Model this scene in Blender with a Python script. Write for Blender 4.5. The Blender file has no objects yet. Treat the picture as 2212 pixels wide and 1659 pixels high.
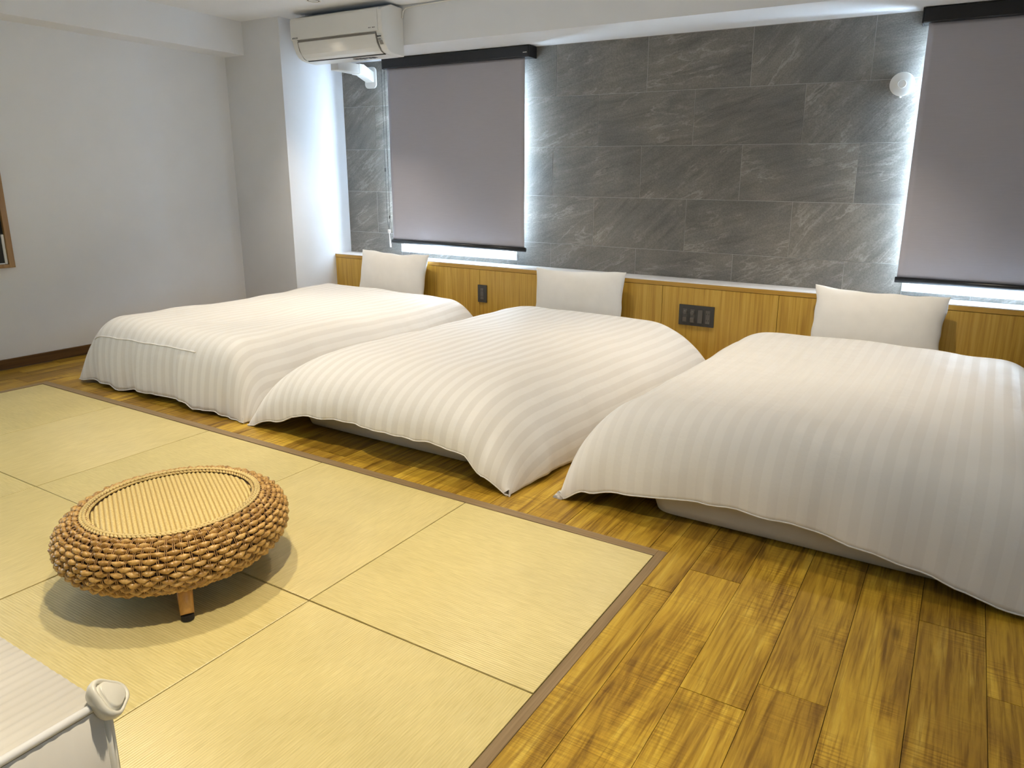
import bpy, bmesh, math, random
from mathutils import Vector, Matrix, noise
random.seed(7)
scene = bpy.context.scene
COL = scene.collection
PI = math.pi

# ---------------------------------------------------------------- camera
# metres; origin at the mat corner nearest the beds, X along the tiled wall, Y towards it
W_PX, H_PX = 2212.0, 1659.0
CAM = Vector((0.7050, -1.8887, 1.1091))
ROLL, PITCH, YAW, F_PX = 0.0110, -0.2422, -0.5248, 1560.3
cam_d = bpy.data.cameras.new('camera'); cam = bpy.data.objects.new('camera', cam_d); COL.objects.link(cam)
fw = Vector((math.sin(YAW)*math.cos(PITCH), math.cos(YAW)*math.cos(PITCH), math.sin(PITCH)))
rt = Vector((math.cos(YAW), -math.sin(YAW), 0)); up = rt.cross(fw)
R_ = rt*math.cos(ROLL)+up*math.sin(ROLL); U_ = -rt*math.sin(ROLL)+up*math.cos(ROLL)
m = Matrix((R_, U_, -fw)).transposed().to_4x4(); m.translation = CAM
cam.matrix_world = m
cam_d.sensor_fit = 'HORIZONTAL'; cam_d.sensor_width = 36.0; cam_d.lens = 36.0*F_PX/W_PX
cam_d.shift_x = -72.2/W_PX; cam_d.shift_y = -58.4/W_PX
cam_d.clip_start = 0.05
scene.camera = cam

# ---------------------------------------------------------------- world, light, exposure
world = bpy.data.worlds.new('sky'); scene.world = world; world.use_nodes = True
bg = world.node_tree.nodes['Background']; bg.inputs[0].default_value = (0.62, 0.76, 1.0, 1); bg.inputs[1].default_value = 3.0
scene.view_settings.view_transform = 'Standard'; scene.view_settings.look = 'None'
scene.view_settings.gamma = 1.0; scene.view_settings.use_curve_mapping = False
scene.view_settings.exposure = 0.24
D = 2.2527            # tiled wall face
WINDOW_GLOW = 36.0     # daylight leaving the frosted panes
LAMP_POWER = 88.0
LAMP_COLOR = (1.0, 0.87, 0.68)
LAMPS = [(-2.89, 1.49, 0.7, 'recessed ceiling downlight near the air conditioner'), (-1.40, 1.49, 0.5, 'recessed ceiling downlight over the pillow of the middle bed'),
         (0.15, 1.49, 0.8, 'recessed ceiling downlight over the pillow of the bed by the open plank floor'), (-2.60, 0.58, 0.7, 'recessed ceiling downlight over the foot of the bed beside the white column'),
         (-0.90, 0.60, 0.42, 'recessed ceiling downlight over the foot of the middle bed'), (0.55, 0.58, 0.2, 'recessed ceiling downlight over the duvet next to the open plank floor'),
         (-1.30, -0.50, 0.80, 'recessed ceiling downlight over the woven stool'), (-2.55, -0.60, 0.45, 'added fill downlight over the mats near the side wall'), (0.95, -1.05, 0.2, 'added fill downlight over the open plank floor'), (-0.25, -1.10, 1.25, 'recessed ceiling downlight over the mats beside the open plank floor')]  # side-wall mats and open plank floor lamps are unseen, added as fill
# ---------------------------------------------------------------- room numbers
XL, XE, YC = -4.0285, -3.454, 1.701       # side wall, column side, column front
YB, ZT, ZC = 1.8466, 1.9068, 2.135        # beam front, beam underside, ceiling
YL, ZL = 2.0864, 0.5405                   # headboard front, ledge top
XR, YF = 2.6, -4.6                       # walls out of view
S = 0.7068                                # mat size

# ---------------------------------------------------------------- materials
def new_mat(name):
    mt = bpy.data.materials.new(name); mt.use_nodes = True
    nt = mt.node_tree; return mt, nt, nt.nodes['Principled BSDF']
def N(nt, t, **kw):
    n = nt.nodes.new(t)
    for k, v in kw.items(): setattr(n, k, v)
    return n
def ramp(nt, stops):
    r = nt.nodes.new('ShaderNodeValToRGB'); e = r.color_ramp.elements
    while len(e) < len(stops): e.new(0.5)
    for el, (p, c) in zip(e, stops): el.position = p; el.color = (*c, 1)
    return r
def bump(nt, bsdf, height, strength=0.3, dist=0.002):
    b = N(nt, 'ShaderNodeBump'); b.inputs['Strength'].default_value = strength; b.inputs['Distance'].default_value = dist
    nt.links.new(height, b.inputs['Height']); nt.links.new(b.outputs[0], bsdf.inputs['Normal'])
def plain(name, col, rough=0.5, metal=0.0, spec=0.5, noise_amt=0.04, bscale=0, bstr=0.1):
    mt, nt, b = new_mat(name)
    tc = N(nt, 'ShaderNodeTexCoord'); nz = N(nt, 'ShaderNodeTexNoise'); nz.inputs['Scale'].default_value = 6
    nt.links.new(tc.outputs['Object'], nz.inputs['Vector'])
    c0 = tuple(max(0, c*(1-noise_amt)) for c in col); c1 = tuple(min(1, c*(1+noise_amt)) for c in col)
    r = ramp(nt, [(0.3, c0), (0.7, c1)]); nt.links.new(nz.outputs[0], r.inputs[0]); nt.links.new(r.outputs[0], b.inputs['Base Color'])
    b.inputs['Roughness'].default_value = rough; b.inputs['Metallic'].default_value = metal; b.inputs['Specular IOR Level'].default_value = spec
    if bscale:
        n2 = N(nt, 'ShaderNodeTexNoise'); n2.inputs['Scale'].default_value = bscale; nt.links.new(tc.outputs['Object'], n2.inputs['Vector'])
        bump(nt, b, n2.outputs[0], bstr, 0.002)
    return mt
def local_coord(nt, scale=(1, 1, 1), rot=(0, 0, 0), spread=40.0):
    """object coordinates shifted by the object's random number, so that alike pieces differ"""
    tc = N(nt, 'ShaderNodeTexCoord'); oi = N(nt, 'ShaderNodeObjectInfo')
    mul = N(nt, 'ShaderNodeVectorMath', operation='SCALE'); mul.inputs[0].default_value = (1, 0.71, 0.37); 
    ms = N(nt, 'ShaderNodeMath', operation='MULTIPLY'); ms.inputs[1].default_value = spread
    nt.links.new(oi.outputs['Random'], ms.inputs[0]); nt.links.new(ms.outputs[0], mul.inputs['Scale'])
    ad = N(nt, 'ShaderNodeVectorMath', operation='ADD'); nt.links.new(tc.outputs['Object'], ad.inputs[0]); nt.links.new(mul.outputs[0], ad.inputs[1])
    mp = N(nt, 'ShaderNodeMapping'); mp.inputs['Rotation'].default_value = rot; mp.inputs['Scale'].default_value = scale
    nt.links.new(ad.outputs[0], mp.inputs[0])
    return mp.outputs[0], oi, ad.outputs[0]

M = {}
M['wall'] = plain('white_wallpaper', (0.825, 0.85, 0.90), 0.75, noise_amt=0.012, bscale=420, bstr=0.12)
M['wall_dark'] = plain('charcoal_wallpaper', (0.20, 0.20, 0.20), 0.8, bscale=420, bstr=0.1)
M['ceiling'] = plain('white_ceiling_paper', (0.84, 0.865, 0.91), 0.8, noise_amt=0.01, bscale=420, bstr=0.1)
M['white_plastic'] = plain('white_plastic', (0.82, 0.82, 0.80), 0.28, noise_amt=0.01)
M['white_alu'] = plain('white_window_aluminium', (0.86, 0.87, 0.87), 0.35, noise_amt=0.01)
M['ledge'] = plain('white_ledge_laminate', (0.80, 0.80, 0.82), 0.35, noise_amt=0.01)
M['black'] = plain('black_blind_metal', (0.008, 0.008, 0.01), 0.35)
M['dark'] = plain('dark_recess', (0.01, 0.01, 0.01), 0.6)
M['grout'] = plain('grey_grout', (0.42, 0.405, 0.38), 0.9, bscale=200)
M['plate'] = plain('charcoal_plate', (0.045, 0.043, 0.04), 0.45)
M['plate2'] = plain('charcoal_switch', (0.11, 0.10, 0.088), 0.4)
M['sub'] = plain('sub_floor', (0.05, 0.03, 0.015), 0.8)
M['rubber'] = plain('black_rubber', (0.012, 0.011, 0.01), 0.7)
M['grey_print'] = plain('grey_print', (0.12, 0.12, 0.13), 0.6)
M['slot'] = plain('grey_slot', (0.26, 0.24, 0.22), 0.6)
M['hub'] = plain('cream_plastic', (0.72, 0.69, 0.58), 0.32, noise_amt=0.02)

def mat_glass():
    mt, nt, b = new_mat('window_glass'); nt.nodes.remove(b)
    out = nt.nodes['Material Output']
    tr = N(nt, 'ShaderNodeBsdfTransparent'); tr.inputs[0].default_value = (0.93, 0.97, 0.97, 1)
    gl = N(nt, 'ShaderNodeBsdfGlossy'); gl.inputs['Roughness'].default_value = 0.05
    fr = N(nt, 'ShaderNodeFresnel'); mx = N(nt, 'ShaderNodeMixShader')
    nt.links.new(fr.outputs[0], mx.inputs[0]); nt.links.new(tr.outputs[0], mx.inputs[1]); nt.links.new(gl.outputs[0], mx.inputs[2]); nt.links.new(mx.outputs[0], out.inputs[0])
    return mt
M['glass'] = mat_glass()
def mat_frosted(name, strength):
    mt, nt, b = new_mat(name); b.inputs['Base Color'].default_value = (0.8, 0.85, 0.88, 1); b.inputs['Roughness'].default_value = 0.35
    b.inputs['Emission Color'].default_value = (0.66, 0.83, 1.0, 1); b.inputs['Emission Strength'].default_value = strength
    return mt
M['frosted'] = mat_frosted('frosted_daylit_glass', WINDOW_GLOW); M['frosted_side'] = mat_frosted('frosted_daylit_side_glass', 5.0); M['fill_pane'] = mat_frosted('added_fill_glass', 2.2)

def mat_tile():
    mt, nt, b = new_mat('slate_tile')
    v, oi, raw = local_coord(nt)
    # streak direction differs from tile to tile
    rot = N(nt, 'ShaderNodeVectorRotate', rotation_type='AXIS_ANGLE'); rot.inputs['Axis'].default_value = (0, 1, 0)
    mr = N(nt, 'ShaderNodeMapRange'); mr.inputs[3].default_value = 0.10; mr.inputs[4].default_value = 0.85
    fr = N(nt, 'ShaderNodeMath', operation='FRACT'); mm = N(nt, 'ShaderNodeMath', operation='MULTIPLY'); mm.inputs[1].default_value = 13.7
    nt.links.new(oi.outputs['Random'], mm.inputs[0]); nt.links.new(mm.outputs[0], fr.inputs[0]); nt.links.new(fr.outputs[0], mr.inputs[0])
    nt.links.new(raw, rot.inputs['Vector']); nt.links.new(mr.outputs[0], rot.inputs['Angle'])
    mp = N(nt, 'ShaderNodeMapping'); mp.inputs['Scale'].default_value = (1.6, 4, 11); nt.links.new(rot.outputs[0], mp.inputs[0])
    n1 = N(nt, 'ShaderNodeTexNoise'); n1.inputs['Scale'].default_value = 1.6; n1.inputs['Detail'].default_value = 12; n1.inputs['Roughness'].default_value = 0.76; n1.inputs['Distortion'].default_value = 0.5
    nt.links.new(mp.outputs[0], n1.inputs['Vector'])
    n2 = N(nt, 'ShaderNodeTexNoise'); n2.inputs['Scale'].default_value = 3.2; n2.inputs['Detail'].default_value = 4; nt.links.new(raw, n2.inputs['Vector'])
    n3 = N(nt, 'ShaderNodeTexNoise'); n3.inputs['Scale'].default_value = 140; n3.inputs['Detail'].default_value = 3; nt.links.new(raw, n3.inputs['Vector'])
    r1 = ramp(nt, [(0.26, (0.115, 0.108, 0.098)), (0.45, (0.195, 0.183, 0.168)), (0.60, (0.235, 0.221, 0.203)), (0.76, (0.42, 0.395, 0.365))])
    nt.links.new(n1.outputs[0], r1.inputs[0])
    r2 = ramp(nt, [(0.3, (0.80, 0.82, 0.83)), (0.7, (1.15, 1.12, 1.08))]); nt.links.new(n2.outputs[0], r2.inputs[0])
    mx = N(nt, 'ShaderNodeMix', data_type='RGBA', blend_type='MULTIPLY'); mx.inputs[0].default_value = 1
    nt.links.new(r1.outputs[0], mx.inputs[6]); nt.links.new(r2.outputs[0], mx.inputs[7]); nt.links.new(mx.outputs[2], b.inputs['Base Color'])
    mp4 = N(nt, 'ShaderNodeMapping'); mp4.inputs['Scale'].default_value = (1.3, 3, 5.5); mp4.inputs['Location'].default_value = (7, 3, 5); nt.links.new(rot.outputs[0], mp4.inputs[0])
    n4 = N(nt, 'ShaderNodeTexNoise'); n4.inputs['Scale'].default_value = 1.5; n4.inputs['Detail'].default_value = 8; n4.inputs['Roughness'].default_value = 0.6; n4.inputs['Distortion'].default_value = 0.35; nt.links.new(mp4.outputs[0], n4.inputs['Vector'])
    r4 = ramp(nt, [(0.50, (0, 0, 0)), (0.525, (0.55, 0.55, 0.55)), (0.545, (0.0, 0.0, 0.0))]); nt.links.new(n4.outputs[0], r4.inputs[0])
    r5 = ramp(nt, [(0.44, (0, 0, 0)), (0.60, (1, 1, 1))]); nt.links.new(n2.outputs[0], r5.inputs[0])
    vm = N(nt, 'ShaderNodeMath', operation='MULTIPLY'); nt.links.new(r4.outputs[0], vm.inputs[0]); nt.links.new(r5.outputs[0], vm.inputs[1])
    mv = N(nt, 'ShaderNodeMix', data_type='RGBA'); nt.links.new(vm.outputs[0], mv.inputs[0]); nt.links.new(mx.outputs[2], mv.inputs[6]); mv.inputs[7].default_value = (0.46, 0.43, 0.39, 1)
    r6 = ramp(nt, [(0.35, (0.86, 0.86, 0.86)), (0.65, (1.12, 1.12, 1.12))]); nt.links.new(n3.outputs[0], r6.inputs[0])
    mg = N(nt, 'ShaderNodeMix', data_type='RGBA', blend_type='MULTIPLY'); mg.inputs[0].default_value = 1; nt.links.new(mv.outputs[2], mg.inputs[6]); nt.links.new(r6.outputs[0], mg.inputs[7])
    nt.links.new(mg.outputs[2], b.inputs['Base Color'])
    b.inputs['Roughness'].default_value = 0.55; b.inputs['Specular IOR Level'].default_value = 0.35
    ad = N(nt, 'ShaderNodeMath', operation='MULTIPLY_ADD'); ad.inputs[1].default_value = 0.18
    nt.links.new(n3.outputs[0], ad.inputs[0]); nt.links.new(n1.outputs[0], ad.inputs[2])
    bump(nt, b, ad.outputs[0], 0.8, 0.007)
    return mt
M['tile'] = mat_tile()

def mat_plank():
    mt, nt, b = new_mat('brown_oak_plank')
    v, oi, raw = local_coord(nt, scale=(6.5, 0.8, 1))
    n1 = N(nt, 'ShaderNodeTexNoise'); n1.inputs['Scale'].default_value = 2.2; n1.inputs['Detail'].default_value = 6; n1.inputs['Roughness'].default_value = 0.6; n1.inputs['Distortion'].default_value = 1.1
    nt.links.new(v, n1.inputs['Vector'])
    mp = N(nt, 'ShaderNodeMapping'); mp.inputs['Scale'].default_value = (60, 2.5, 1); nt.links.new(raw, mp.inputs[0])
    n2 = N(nt, 'ShaderNodeTexNoise'); n2.inputs['Scale'].default_value = 2.0; n2.inputs['Detail'].default_value = 4; n2.inputs['Distortion'].default_value = 0.6; nt.links.new(mp.outputs[0], n2.inputs['Vector'])
    mp3 = N(nt, 'ShaderNodeMapping'); mp3.inputs['Scale'].default_value = (5, 130, 1); nt.links.new(raw, mp3.inputs[0])
    n3 = N(nt, 'ShaderNodeTexNoise'); n3.inputs['Scale'].default_value = 1.6; n3.inputs['Detail'].default_value = 3; nt.links.new(mp3.outputs[0], n3.inputs['Vector'])
    n4 = N(nt, 'ShaderNodeTexNoise'); n4.inputs['Scale'].default_value = 5.5; n4.inputs['Detail'].default_value = 2; nt.links.new(raw, n4.inputs['Vector'])   # where the saw marks show
    r1 = ramp(nt, [(0.28, (0.16, 0.080, 0.010)), (0.44, (0.37, 0.216, 0.021)), (0.57, (0.48, 0.300, 0.031)), (0.74, (0.64, 0.45, 0.075))])
    nt.links.new(n1.outputs[0], r1.inputs[0])
    r2 = ramp(nt, [(0.36, (0.62, 0.55, 0.48)), (0.52, (1.0, 1.0, 1.0)), (0.70, (1.14, 1.14, 1.12))]); nt.links.new(n2.outputs[0], r2.inputs[0])
    m1 = N(nt, 'ShaderNodeMix', data_type='RGBA', blend_type='MULTIPLY'); m1.inputs[0].default_value = 0.9
    nt.links.new(r1.outputs[0], m1.inputs[6]); nt.links.new(r2.outputs[0], m1.inputs[7])
    r3 = ramp(nt, [(0.40, (0.60, 0.54, 0.46)), (0.52, (1, 1, 1)), (0.66, (1.25, 1.22, 1.15))]); nt.links.new(n3.outputs[0], r3.inputs[0])
    r4 = ramp(nt, [(0.48, (0.02, 0.02, 0.02)), (0.66, (0.65, 0.65, 0.65))]); nt.links.new(n4.outputs[0], r4.inputs[0])
    m2 = N(nt, 'ShaderNodeMix', data_type='RGBA', blend_type='MULTIPLY'); nt.links.new(r4.outputs[0], m2.inputs[0])
    nt.links.new(m1.outputs[2], m2.inputs[6]); nt.links.new(r3.outputs[0], m2.inputs[7])
    # knots
    vo = N(nt, 'ShaderNodeTexVoronoi'); vo.inputs['Scale'].default_value = 1.0
    mp5 = N(nt, 'ShaderNodeMapping'); mp5.inputs['Scale'].default_value = (7, 3.0, 1); nt.links.new(raw, mp5.inputs[0]); nt.links.new(mp5.outputs[0], vo.inputs['Vector'])
    r5 = ramp(nt, [(0.03, (0.25, 0.2, 0.14)), (0.13, (1, 1, 1))]); nt.links.new(vo.outputs['Distance'], r5.inputs[0])
    m3 = N(nt, 'ShaderNodeMix', data_type='RGBA', blend_type='MULTIPLY'); m3.inputs[0].default_value = 0.8
    nt.links.new(m2.outputs[2], m3.inputs[6]); nt.links.new(r5.outputs[0], m3.inputs[7])
    # tone of the whole board
    r6 = ramp(nt, [(0.0, (0.66, 0.61, 0.55)), (0.5, (1.0, 1.0, 1.0)), (1.0, (1.16, 1.17, 1.12))]); nt.links.new(oi.outputs['Random'], r6.inputs[0])
    m4 = N(nt, 'ShaderNodeMix', data_type='RGBA', blend_type='MULTIPLY'); m4.inputs[0].default_value = 1
    nt.links.new(m3.outputs[2], m4.inputs[6]); nt.links.new(r6.outputs[0], m4.inputs[7]); nt.links.new(m4.outputs[2], b.inputs['Base Color'])
    b.inputs['Roughness'].default_value = 0.42; b.inputs['Specular IOR Level'].default_value = 0.35
    bump(nt, b, n2.outputs[0], 0.22, 0.001)
    return mt
M['plank'] = mat_plank()

def mat_wood(name, dark, mid, light, axis_scale, rough=0.4):
    mt, nt, b = new_mat(name)
    v, oi, raw = local_coord(nt, scale=axis_scale)
    n1 = N(nt, 'ShaderNodeTexNoise'); n1.inputs['Scale'].default_value = 2.0; n1.inputs['Detail'].default_value = 5; n1.inputs['Roughness'].default_value = 0.62; n1.inputs['Distortion'].default_value = 0.4
    nt.links.new(v, n1.inputs['Vector'])
    r1 = ramp(nt, [(0.3, dark), (0.5, mid), (0.72, light)]); nt.links.new(n1.outputs[0], r1.inputs[0]); nt.links.new(r1.outputs[0], b.inputs['Base Color'])
    b.inputs['Roughness'].default_value = rough; bump(nt, b, n1.outputs[0], 0.12, 0.001)
    return mt
M['panel'] = mat_wood('oak_veneer', (0.42, 0.23, 0.028), (0.58, 0.35, 0.050), (0.68, 0.44, 0.085), (34, 34, 0.9))
M['cap'] = mat_wood('oak_veneer_cap', (0.42, 0.23, 0.03), (0.51, 0.29, 0.042), (0.57, 0.34, 0.055), (0.9, 34, 34))
M['border_y'] = mat_wood('border_wood', (0.19, 0.125, 0.058), (0.26, 0.175, 0.085), (0.32, 0.22, 0.115), (50, 1.2, 20))
M['border_x'] = mat_wood('border_wood_across', (0.19, 0.125, 0.058), (0.26, 0.175, 0.085), (0.32, 0.22, 0.115), (1.2, 50, 20))
M['skirt'] = mat_wood('dark_skirting', (0.06, 0.028, 0.010), (0.11, 0.055, 0.018), (0.15, 0.078, 0.026), (20, 1.0, 30))
M['niche_wood'] = mat_wood('frame_wood', (0.27, 0.14, 0.045), (0.36, 0.2, 0.07), (0.42, 0.25, 0.095), (25, 25, 1.2))
M['leg'] = mat_wood('beech_leg', (0.50, 0.25, 0.06), (0.62, 0.33, 0.09), (0.68, 0.39, 0.12), (30, 30, 2.0), 0.35)

def mat_tatami(name, along):
    """straw ribs running along X or Y; the rush is glossy along its length"""
    mt, nt, b = new_mat(name)
    v, oi, raw = local_coord(nt, spread=3.0)
    tc = N(nt, 'ShaderNodeTexCoord')
    wv = N(nt, 'ShaderNodeTexWave', wave_type='BANDS', bands_direction=('Y' if along == 'X' else 'X'), wave_profile='SIN')
    wv.inputs['Scale'].default_value = 48; wv.inputs['Distortion'].default_value = 0.25; wv.inputs['Detail'].default_value = 1
    nt.links.new(tc.outputs['Object'], wv.inputs['Vector'])
    mp = N(nt, 'ShaderNodeMapping'); mp.inputs['Scale'].default_value = ((20, 320, 1) if along == 'X' else (320, 20, 1)); nt.links.new(raw, mp.inputs[0])
    n1 = N(nt, 'ShaderNodeTexNoise'); n1.inputs['Scale'].default_value = 1; n1.inputs['Detail'].default_value = 3; nt.links.new(mp.outputs[0], n1.inputs['Vector'])
    n2 = N(nt, 'ShaderNodeTexNoise'); n2.inputs['Scale'].default_value = 5; nt.links.new(raw, n2.inputs['Vector'])
    r1 = ramp(nt, [(0.25, (0.58, 0.475, 0.185)), (0.5, (0.67, 0.555, 0.232)), (0.75, (0.74, 0.625, 0.285))]); nt.links.new(n1.outputs[0], r1.inputs[0])
    r2 = ramp(nt, [(0.0, (0.91, 0.90, 0.87)), (0.45, (1, 1, 1)), (1, (1.02, 1.02, 1.01))]); nt.links.new(wv.outputs['Fac'], r2.inputs[0])
    m1 = N(nt, 'ShaderNodeMix', data_type='RGBA', blend_type='MULTIPLY'); m1.inputs[0].default_value = 0.8
    nt.links.new(r1.outputs[0], m1.inputs[6]); nt.links.new(r2.outputs[0], m1.inputs[7])
    r3 = ramp(nt, [(0.3, (0.95, 0.95, 0.95)), (0.7, (1.04, 1.04, 1.04))]); nt.links.new(n2.outputs[0], r3.inputs[0])
    m2 = N(nt, 'ShaderNodeMix', data_type='RGBA', blend_type='MULTIPLY'); m2.inputs[0].default_value = 1
    nt.links.new(m1.outputs[2], m2.inputs[6]); nt.links.new(r3.outputs[0], m2.inputs[7]); nt.links.new(m2.outputs[2], b.inputs['Base Color'])
    b.inputs['Roughness'].default_value = 0.38; b.inputs['Specular IOR Level'].default_value = 0.9
    b.inputs['Anisotropic'].default_value = 0.85; b.inputs['Anisotropic Rotation'].default_value = 0.0
    tg = N(nt, 'ShaderNodeCombineXYZ'); tg.inputs[0].default_value = 0.0 if along == 'X' else 1.0; tg.inputs[1].default_value = 1.0 if along == 'X' else 0.0
    nt.links.new(tg.outputs[0], b.inputs['Tangent'])
    bump(nt, b, wv.outputs['Fac'], 0.35, 0.0012)
    return mt
M['tatami_x'] = mat_tatami('tatami_rush_across', 'X'); M['tatami_y'] = mat_tatami('tatami_rush_along', 'Y')

def mat_duvet(name, dark):
    mt, nt, b = new_mat(name)
    uv = N(nt, 'ShaderNodeUVMap'); uv.uv_map = 'UVMap'
    sp = N(nt, 'ShaderNodeSeparateXYZ'); nt.links.new(uv.outputs[0], sp.inputs[0])
    mu = N(nt, 'ShaderNodeMath', operation='MULTIPLY'); mu.inputs[1].default_value = 1/0.058; nt.links.new(sp.outputs[0], mu.inputs[0])
    fr = N(nt, 'ShaderNodeMath', operation='FRACT'); nt.links.new(mu.outputs[0], fr.inputs[0])
    rp = ramp(nt, [(0.46, (0, 0, 0)), (0.50, (1, 1, 1)), (0.96, (1, 1, 1)), (1.0, (0, 0, 0))]); nt.links.new(fr.outputs[0], rp.inputs[0])
    mx = N(nt, 'ShaderNodeMix', data_type='RGBA'); nt.links.new(rp.outputs[0], mx.inputs[0])
    mx.inputs[6].default_value = (0.84, 0.825, 0.80, 1); mx.inputs[7].default_value = dark
    nt.links.new(mx.outputs[2], b.inputs['Base Color'])
    rr = N(nt, 'ShaderNodeMapRange'); rr.inputs[3].default_value = 0.48; rr.inputs[4].default_value = 0.75; nt.links.new(rp.outputs[0], rr.inputs[0]); nt.links.new(rr.outputs[0], b.inputs['Roughness'])
    b.inputs['Specular IOR Level'].default_value = 0.3; b.inputs['Sheen Weight'].default_value = 0.15; b.inputs['Sheen Roughness'].default_value = 0.5
    tc = N(nt, 'ShaderNodeTexCoord'); n1 = N(nt, 'ShaderNodeTexNoise'); n1.inputs['Scale'].default_value = 22; n1.inputs['Detail'].default_value = 6; nt.links.new(tc.outputs['Object'], n1.inputs['Vector'])
    bump(nt, b, n1.outputs[0], 0.25, 0.006)
    return mt
M['duvet'] = mat_duvet('white_stripe_sateen', (0.765, 0.745, 0.715, 1)); M['duvet_faint'] = mat_duvet('white_faint_stripe_sateen', (0.805, 0.788, 0.762, 1))
def mat_cloth(name, col, bs=300, bstr=0.2):
    mt, nt, b = new_mat(name)
    tc = N(nt, 'ShaderNodeTexCoord'); n1 = N(nt, 'ShaderNodeTexNoise'); n1.inputs['Scale'].default_value = 14; n1.inputs['Detail'].default_value = 6; nt.links.new(tc.outputs['Object'], n1.inputs['Vector'])
    r = ramp(nt, [(0.3, tuple(c*0.97 for c in col)), (0.7, tuple(min(1, c*1.02) for c in col))]); nt.links.new(n1.outputs[0], r.inputs[0]); nt.links.new(r.outputs[0], b.inputs['Base Color'])
    b.inputs['Roughness'].default_value = 0.85; b.inputs['Sheen Weight'].default_value = 0.1
    bump(nt, b, n1.outputs[0], bstr, 0.006)
    return mt
M['pillow'] = mat_cloth('white_cotton', (0.82, 0.80, 0.765))
M['mattress'] = mat_cloth('cream_mattress_cover', (0.66, 0.62, 0.52), bstr=0.12)

def mat_blind():
    mt, nt, b = new_mat('grey_mauve_blind')
    tc = N(nt, 'ShaderNodeTexCoord'); mp = N(nt, 'ShaderNodeMapping'); mp.inputs['Scale'].default_value = (12, 1, 900); nt.links.new(tc.outputs['Object'], mp.inputs[0])
    n1 = N(nt, 'ShaderNodeTexNoise'); n1.inputs['Scale'].default_value = 1; n1.inputs['Detail'].default_value = 3; nt.links.new(mp.outputs[0], n1.inputs['Vector'])
    r = ramp(nt, [(0.2, (0.44, 0.425, 0.475)), (0.8, (0.485, 0.47, 0.52))]); nt.links.new(n1.outputs[0], r.inputs[0]); nt.links.new(r.outputs[0], b.inputs['Base Color'])
    b.inputs['Roughness'].default_value = 0.7; b.inputs['Specular IOR Level'].default_value = 0.3
    tl = N(nt, 'ShaderNodeBsdfTranslucent'); tl.inputs[0].default_value = (0.20, 0.17, 0.18, 1)
    mx = N(nt, 'ShaderNodeMixShader'); mx.inputs[0].default_value = 0.035
    nt.links.new(b.outputs[0], mx.inputs[1]); nt.links.new(tl.outputs[0], mx.inputs[2]); nt.links.new(mx.outputs[0], nt.nodes['Material Output'].inputs[0])
    bump(nt, b, n1.outputs[0], 0.12, 0.0006)
    return mt
M['blind'] = mat_blind()

def mat_weave():
    mt, nt, b = new_mat('water_hyacinth')
    tc = N(nt, 'ShaderNodeTexCoord'); n1 = N(nt, 'ShaderNodeTexNoise'); n1.inputs['Scale'].default_value = 45; n1.inputs['Detail'].default_value = 3; nt.links.new(tc.outputs['Object'], n1.inputs['Vector'])
    r = ramp(nt, [(0.30, (0.25, 0.125, 0.028)), (0.48, (0.48, 0.275, 0.075)), (0.68, (0.66, 0.42, 0.15))]); nt.links.new(n1.outputs[0], r.inputs[0]); nt.links.new(r.outputs[0], b.inputs['Base Color'])
    b.inputs['Roughness'].default_value = 0.30
    n2 = N(nt, 'ShaderNodeTexNoise'); n2.inputs['Scale'].default_value = 260; nt.links.new(tc.outputs['Object'], n2.inputs['Vector']); bump(nt, b, n2.outputs[0], 0.3, 0.0015)
    return mt
M['weave'] = mat_weave()
M['weave_dark'] = plain('weave_core', (0.05, 0.024, 0.007), 0.8)
M['cord'] = plain('pale_rush_cord', (0.66, 0.50, 0.20), 0.5, noise_amt=0.15)
M['cord2'] = plain('brown_warp_cord', (0.36, 0.20, 0.07), 0.6, noise_amt=0.15)
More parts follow.
